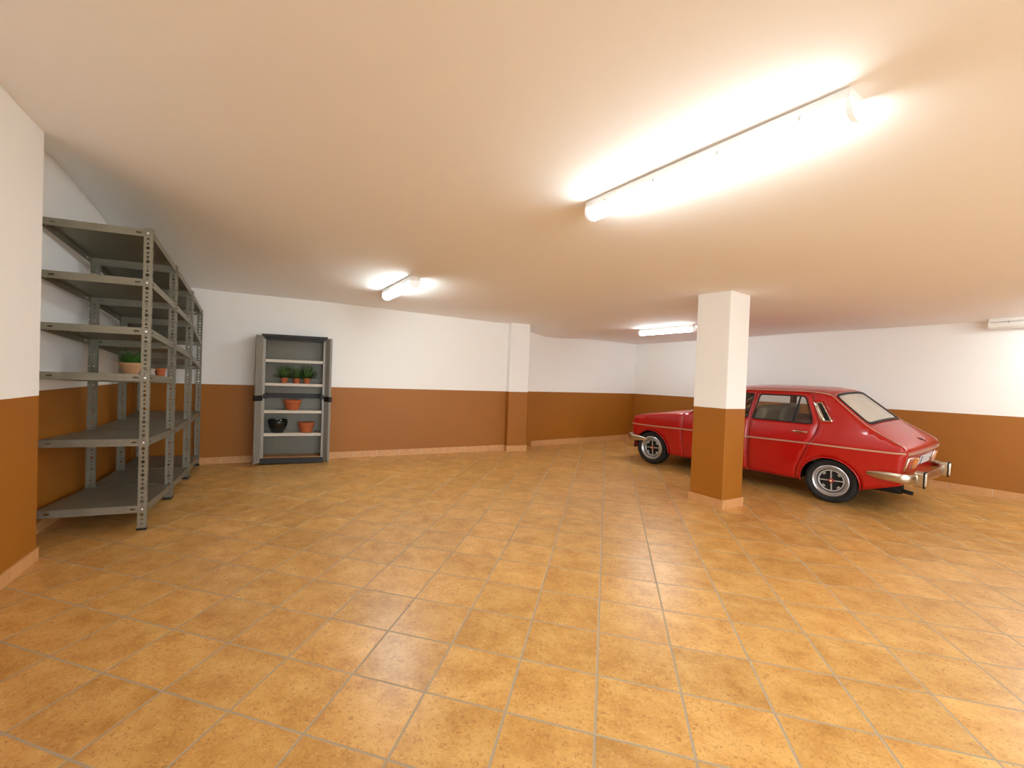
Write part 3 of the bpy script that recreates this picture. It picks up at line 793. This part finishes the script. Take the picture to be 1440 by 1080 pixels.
LK = {1: 'left', -1: 'right'}
for sg in (1, -1):
    for nm, dr, wn in (('rear_door', RDOOR, RW_R), ('front_door', FDOOR, FW_R)):
        d = side_part(nm, M['paint'], dr, [wn], sg, car, .055, .035, .0, .014)
        side_part('window', M['glass'], shrink(wn, -.014), [], sg, d, .1, .06, -.010, 0)
        side_part('window_seal', M['rubber'], shrink(wn, -.006), [shrink(wn, .009)], sg, d, None, .04, .003, .014)
        if nm == 'rear_door':
            mb = MB(); f = side(.001, sg)
            mb.sweep([f(.438, .97), f(.415, 1.15), f(.398, 1.33)], circ(.011, 6), up=Vector((0, sg, .2))); mb.build('quarter_light_bar', M['rubber'], d)
        hu = .335 if nm == 'rear_door' else 1.09
        mb = MB(); f = side(.022, sg); z = .864
        mb.sweep([f(hu + .085, z), f(hu + .07, z + .001), f(hu, z + .002), f(hu - .07, z + .001), f(hu - .085, z)], circ(.009, 8, .012), up=Vector((0, 0, 1)), scales=[.5, 1, 1, 1, .6])
        for q in (-.06, .06): p = Vector(f(hu + q, z)); mb.box((p.x, p.y - sg * .014, p.z), (.02, .03, .016))
        mb.box((hu + .03, sg * (wid(hu, z) + .004), z - .028), (.03, .01, .012))
        mb.build('door_handle', M['chrome'], d, smooth=40)
    # chrome strip along the flank
    f = side(.006, sg)
    zs = lambda u: ip(u, [-.69, -.58, .27, 1.0, 1.95, 2.45, 2.94], [.744, .737, .727, .706, .684, .664, .655])
    mb = MB(); mb.sweep([f(u, zs(u)) for u in np.linspace(-.69, 2.93, 80)], [(.005, -.009), (.007, 0), (.005, .009), (-.006, .009), (-.006, -.009)]); mb.build('side_strip', M['trim'], car, smooth=50)
    # drip rail
    mb = MB(); rail = [(u, z) for u, z in TS if .07 <= u <= 1.86 and z > .97]
    mb.sweep([(u, sg * (wid(u, z) + .004), z - .004) for u, z in rail], circ(.007, 8)); mb.build('drip_rail', M['trim'], car, smooth=50)
    mb = MB(); mb.sweep([(u, sg * (wid(u, z) - .004), z + .006) for u, z in TS if -.69 <= u <= .08 and z > .7][::2], circ(.0045, 6)); mb.build('tailgate_trim', M['trim'], tg, smooth=50)
    # pillar vent: bright blade in front, dark louvres behind
    v = VENT
    lerp = lambda a, b, t: (a[0] + (b[0] - a[0]) * t, a[1] + (b[1] - a[1]) * t)
    mb = MB(); sheet(mb, side(.006, sg), shrink(v, -.008), [shrink(v, .006)], None, .05, out=(.9, 0, .6))
    vb = raw(mb, 'pillar_vent', M['chrome'], car, .012)
    mb = MB(); sheet(mb, side(.007, sg), [v[0], lerp(v[0], v[1], .42), lerp(v[3], v[2], .36), v[3]], (), None, .05, out=(.9, 0, .6)); raw(mb, 'vent_blade', M['chrome'], vb, .012)
    mb = MB(); sheet(mb, side(-.012, sg), v, (), None, .05, out=(.9, 0, .6))
    for i in range(7):
        t = (i + .5) / 7; a, b = lerp(lerp(v[0], v[1], .45), lerp(v[3], v[2], .4), t), lerp(v[1], v[2], t)
        f2 = side(-.002, sg); mb.sweep([f2(*a), f2(*b)], [(.002, -.008), (.002, .008), (-.008, .002)], up=Vector((0, 0, 1)))
    raw(mb, 'vent_louvres', M['rubber'], vb, .0)
    # wheel arch lips
    for A in (ARF, ARR):
        mb = MB(); mb.sweep([(u, sg * (wid(u, z) + .004), z) for u, z in A], circ(.009, 8), up=Vector((0, 1, 0))); mb.build('arch_lip', M['paint'], car, smooth=50)

# windscreen wiper-side pillar blade and side mirror are hidden by the pillar; the cowl grille shows
mb = MB()
mb.box((1.26, 0, .285), (3.0, .96, .05)); mb.box((1.26, 0, .27), (1.75, 1.36, .05)); mb.box((2.72, 0, .42), (.25, .9, .3)); mb.box((-.42, 0, .40), (.36, 1.1, .12))
for cu in (.01, 2.515):
    for sg in (1, -1):
        A = arc(cu, .265, .33, -4, 184, 14)
        vs = [(u, sg * y, z) for y in (.46, .735) for u, z in A]; k = len(A)
        mb.add(vs, [(i, i + 1, k + i + 1, k + i) for i in range(k - 1)] + [tuple(range(k))])
mb.build('underbody', M['darkpaint'], car)
# cabin
mb = MB(); mb.box((1.1, 0, .36), (1.4, 1.36, .08)); mb.box((-.02, 0, .55), (.06, .9, .4))
mb.box((-.32, 0, .72), (.6, 1.2, .04)); mb.build('cabin_floor', M['interior'], car)
mb = MB(); mb.sweep([(1.62, -.68, .80), (1.62, .68, .80)], [(-.2, -.15), (.14, -.15), (.16, .02), (.06, .10), (-.16, .10), (-.2, .04)]); mb.build('dashboard', M['dash'], car)
def seat(u, y, w, nm, hb=.60):
    t = MB()
    t.box((u + .24, y, .55), (.5, w, .17))
    m = Matrix.Translation((u, y, .6)) @ Matrix.Rotation(math.radians(-14), 4, 'Y')
    t.box((0, 0, hb / 2 - .04), (.14, w, hb), 0, m)
    return t.build(nm, M['seat'], car, 30, mods=[('BEVEL', dict(width=.05, segments=4))])
for y in (.34, -.34): seat(1.0, y, .5, 'front_seat')
seat(.12, 0, 1.24, 'rear_seat', .45)
mb = MB(); tor = []
mm = Matrix.Translation((1.36, .34, .86)) @ Matrix.Rotation(math.radians(-62), 4, 'Y')
mb.lathe([(.19 + .012 * math.cos(a), .012 * math.sin(a)) for a in [2 * PI * i / 8 for i in range(8)]], 32, mm, close=True)
for a in (0, 2.1, 4.2): mb.sweep([mm @ Vector((0, 0, 0)), mm @ Vector((.19 * math.cos(a), .19 * math.sin(a), 0))], circ(.01, 6))
mb.build('steering_wheel', M['dash'], car, 50)

# wheels
def wheel(u, y, sg):
    c = Vector((u, y, .28))
    R = Matrix.Translation(c) @ Matrix.Rotation(-sg * PI / 2, 4, 'X')      # local +z outward
    ty = MB(); ty.lathe([(.185, -.06), (.20, -.075), (.24, -.082), (.268, -.07), (.278, -.052), (.28, -.03), (.28, .03), (.278, .052), (.268, .07), (.24, .083), (.205, .076), (.188, .062), (.18, .04), (.18, -.04)], 64, R, close=True)
    w = ty.build('wheel', M['tyre'], car, 30); 
    w.name = 'wheel'
    rim = MB(); rim.lathe([(.192, .062), (.196, .07), (.186, .074), (.176, .066), (.168, .052), (.158, .05), (.152, .056), (.150, .046), (.146, .018)], 56, R)
    rim.build('rim', M['rimbright'], w, 35)
    disc = MB(); disc.lathe([(.149, .02), (.138, .03), (.08, .024), (.03, .026), (0, .026)], 48, R); disc.build('wheel_disc', M['rimdark'], w, 35)
    rg = MB(); rg.lathe([(.132 + .010 * math.cos(a), .036 + .010 * math.sin(a)) for a in [2 * PI * i / 8 for i in range(8)]], 48, R, close=True)
    rg.build('rim_ring', M['rimsilver'], w, 60)
    for k in range(4):
        a = PI / 2 * k + .06
        sp = MB(); sp.sweep([R @ Vector((.02 * math.cos(a), .02 * math.sin(a), .036)), R @ Vector((.13 * math.cos(a), .13 * math.sin(a), .036))], [(-.008, -.004), (.008, -.004), (.006, .006), (-.006, .006)], up=R.to_3x3() @ Vector((0, 0, 1)))
        sp.build('spoke', M['rimsilver'], w)
    for k in range(4):
        a = PI / 2 * k + PI / 4
        hl = MB(); mm = R @ Matrix.Translation((.108 * math.cos(a), .108 * math.sin(a), .028)) @ Matrix.Rotation(a, 4, 'Z')
        hl.box((0, 0, 0), (.02, .034, .012), 0, mm); hl.build('rim_window', M['rimsilver'], w)
    hb = MB(); hb.lathe([(.03, .03), (.028, .05), (.014, .056), (.014, .053)], 24, R); hb.build('hub_ring', M['redhub'], w, 40)
    hc = MB(); hc.lathe([(.015, .052), (.01, .06), (0, .061)], 20, R); hc.build('hub_cap', M['cream'], w, 50)
for u in (0, WB):
    for sg in (1, -1): wheel(u, sg * .637, sg)

# rear bumper with two overriders
def bumper_path(ut, ue, wy, n=10):
    """half of a bumper from the tip on the flank round the corner to the middle"""
    p = [(ut, wy + .012, .468)]
    sgn = 1 if ue > ut else -1
    L = abs(ue - ut)
    for t in (.25, .5, .7): p.append((ut + sgn * L * t, wy + .03, .468 - .004 * t))
    for i in range(1, 8):
        a = PI / 2 * i / 7
        p.append((ut + sgn * (L * .72 + .14 * math.sin(a)), wy + .03 - .16 * (1 - math.cos(a)), .463))
    return p
SECB = [(.0, -.052), (.028, -.044), (.046, -.02), (.05, 0), (.046, .02), (.028, .044), (0, .052), (-.012, .03), (-.012, -.03)]
def bumper(ut, ue, wl, zc_, name):
    h = bumper_path(ut, ue, wl)
    endx = h[-1][0]; bow = .05 * (1 if ue > ut else -1)
    mid = [(endx + bow * (1 - (y / (wl - .13)) ** 2), y, .463) for y in np.linspace(wl - .16, -(wl - .16), 14)]
    pth = h + mid + [(x, -y, z) for x, y, z in h[::-1]]
    pth = [(x, y, z - .468 + zc_) for x, y, z in pth]
    # the section's first axis must face outward
    s = 1 if ue > ut else -1
    sc = [.35, .75, .95] + [1] * (len(pth) - 6) + [.95, .75, .35]
    mb = MB(); mb.sweep(pth, [(a * s, b) for a, b in SECB], scales=sc)
    return mb.build(name, M['dullchrome'], car, 40), endx, bow
rb, ex, bw = bumper(-.36, -.74, wid(-.4, .46), .468, 'rear_bumper')
for y in (.58, -.50):
    mb = MB(); sec = rpoly([(-.055, -.088), (.055, -.088), (.055, .088), (-.055, .088)], .025, 4)
    x = ex + bw * (1 - (y / .62) ** 2)
    mb.sweep([(x + .03, y, .458), (x - .05, y, .458), (x - .072, y, .458)], sec, scales=[1, 1, .86]); o = mb.build('overrider', M['dullchrome'], rb, 40)
    mb = MB(); sec2 = rpoly([(-.06, -.094), (.06, -.094), (.06, .094), (-.06, .094)], .03, 4)
    mb.sweep([(x - .044, y, .458), (x - .058, y, .458)], sec2); mb.build('rubber_edge', M['rubber'], o, 40)
fb, ex2, bw2 = bumper(2.62, 2.98, wid(2.7, .42), .42, 'front_bumper')

# rear lamps, plate, exhaust
def rear_pt(y, z, off=0.):
    s = float(np.interp(-z, [-.742, -.64, -.53, -.38], [s_at(-.697, .742), s_at(-.672, .64), s_at(-.65, .53), s_at(-.652, .38)]))
    u = float(np.interp(s, acc, TU)); q = y / wid(u, z)
    e = 1 - min(1, abs(q)) ** 2.6
    return Vector((u + float(np.interp(s, _cs, _cb)) * e - off, y, z))
def rear_block(name, y0, y1, z0, z1, o0, o1, m, parent, bev=.008):
    mb = MB(); vs = [rear_pt(y, z, o) for o in (o0, o1) for z in (z0, z1) for y in (y0, y1)]
    mb.hexa(vs); return mb.build(name, m, parent, 40, mods=[('BEVEL', dict(width=bev, segments=2))])
for sg in (1, -1):
    a = .66
    h = rear_block('tail_lamp', sg * .36, sg * a, .535, .692, -.01, .022, M['chrome'], car, .012)
    rear_block('red_lens', sg * .53, sg * (a - .012), .55, .678, .0, .036, M['redlens'], h)
    rear_block('amber_lens', sg * .44, sg * .528, .55, .678, .0, .036, M['amber'], h)
    rear_block('clear_lens', sg * .372, sg * .438, .55, .678, .0, .034, M['clearlens'], h)
pl_ = rear_block('number_plate', -.235, .235, .575, .685, .004, .016, M['plate'], car, .003)
rear_block('country_strip', .195, .228, .58, .68, .014, .0185, M['plateblue'], pl_, .001)
rear_block('inspection_sticker', -.205, -.175, .61, .635, .014, .0185, M['plategreen'], pl_, .001)
mb = MB(); mb.sweep([rear_pt(y, .735, .006) for y in np.linspace(.68, -.68, 30)], [(.005, -.012), (.007, 0), (.005, .012), (-.006, .012), (-.006, -.012)]); mb.build('rear_strip', M['trim'], car, 50)
mb = MB(); mb.sweep([(-.05, .35, .27), (-.4, .36, .27), (-.62, .37, .25), (-.70, .37, .24)], circ(.024, 12)); 
mb.build('exhaust_pipe', M['rubber'], car, 50)
mb = MB(); mm = Matrix.Translation((-.40, .34, .27)) @ Matrix.Rotation(PI / 2, 4, 'Y'); mb.lathe([(0, -.2), (.06, -.2), (.07, -.18), (.07, .18), (.06, .2), (0, .2)], 20, mm); mb.build('silencer', M['darkpaint'], car, 40)
# front: grille and round lamps
def front_block(name, y0, y1, z0, z1, o0, o1, m, parent):
    fn = top(0); vs = []
    for o in (o0, o1):
        for z in (z0, z1):
            for y in (y0, y1):
                s = float(np.interp(z, [.27, .34, .46, .60, .68, .74, .782], [s_at(2.76, .27), s_at(2.88, .34), s_at(2.925, .46), s_at(2.945, .60), s_at(2.942, .68), s_at(2.925, .74), s_at(2.885, .782)]))
                u = float(np.interp(s, acc, TU)); e = 1 - min(1, abs(y) / wid(u, z)) ** 2.6
                vs.append(Vector((u + float(np.interp(s, _cs, _cb)) * e + o, y, z)))
    mb = MB(); mb.hexa(vs); return mb.build(name, m, parent)
gr = front_block('grille', -.42, .42, .52, .70, -.01, .012, M['rubber'], car)
for i in range(5): front_block('grille_bar', -.41, .41, .53 + i * .036, .54 + i * .036, .01, .02, M['chrome'], gr)
for sg in (1, -1):
    mm = Matrix.Translation((2.955, sg * .53, .61)) @ Matrix.Rotation(PI / 2, 4, 'Y')
    mb = MB(); mb.lathe([(0, .02), (.06, .012), (.075, -.005), (.085, .004), (.09, -.02), (.09, -.05)], 28, mm); mb.build('headlamp', M['chrome'], car, 40)
# ------------------------------------------------------------------ light, camera
w = bpy.data.worlds.new('world'); SC.world = w; w.use_nodes = True
w.node_tree.nodes['Background'].inputs[0].default_value = (.86, .95, 1, 1); w.node_tree.nodes['Background'].inputs[1].default_value = 2.8  # fill daylight, reaches the room through the added front opening

cam = bpy.data.cameras.new('camera'); co = bpy.data.objects.new('camera', cam); COL.objects.link(co)
yaw, pitch, roll = -.3002, -.0161, .0353
F = Vector((math.sin(yaw) * math.cos(pitch), math.cos(yaw) * math.cos(pitch), math.sin(pitch)))
r0 = Vector((math.cos(yaw), -math.sin(yaw), 0)); u0 = r0.cross(F)
Rr = r0 * math.cos(roll) + u0 * math.sin(roll); U = -r0 * math.sin(roll) + u0 * math.cos(roll)
m = Matrix((Rr, U, -F)).transposed().to_4x4(); m.translation = Vector((0, 0, 1.7)); co.matrix_world = m
cam.sensor_fit = 'HORIZONTAL'; cam.sensor_width = 36; cam.lens = 643.0 / 1440 * 36
cam.shift_x = (720 - 654) / 1440; cam.shift_y = 0; cam.clip_start = .02
SC.camera = co
SC.view_settings.view_transform = 'Standard'; SC.view_settings.look = 'None'; SC.view_settings.gamma = 1
SC.view_settings.exposure = .95
SC.cycles.max_bounces = 10; SC.cycles.diffuse_bounces = 6; SC.cycles.transparent_max_bounces = 12
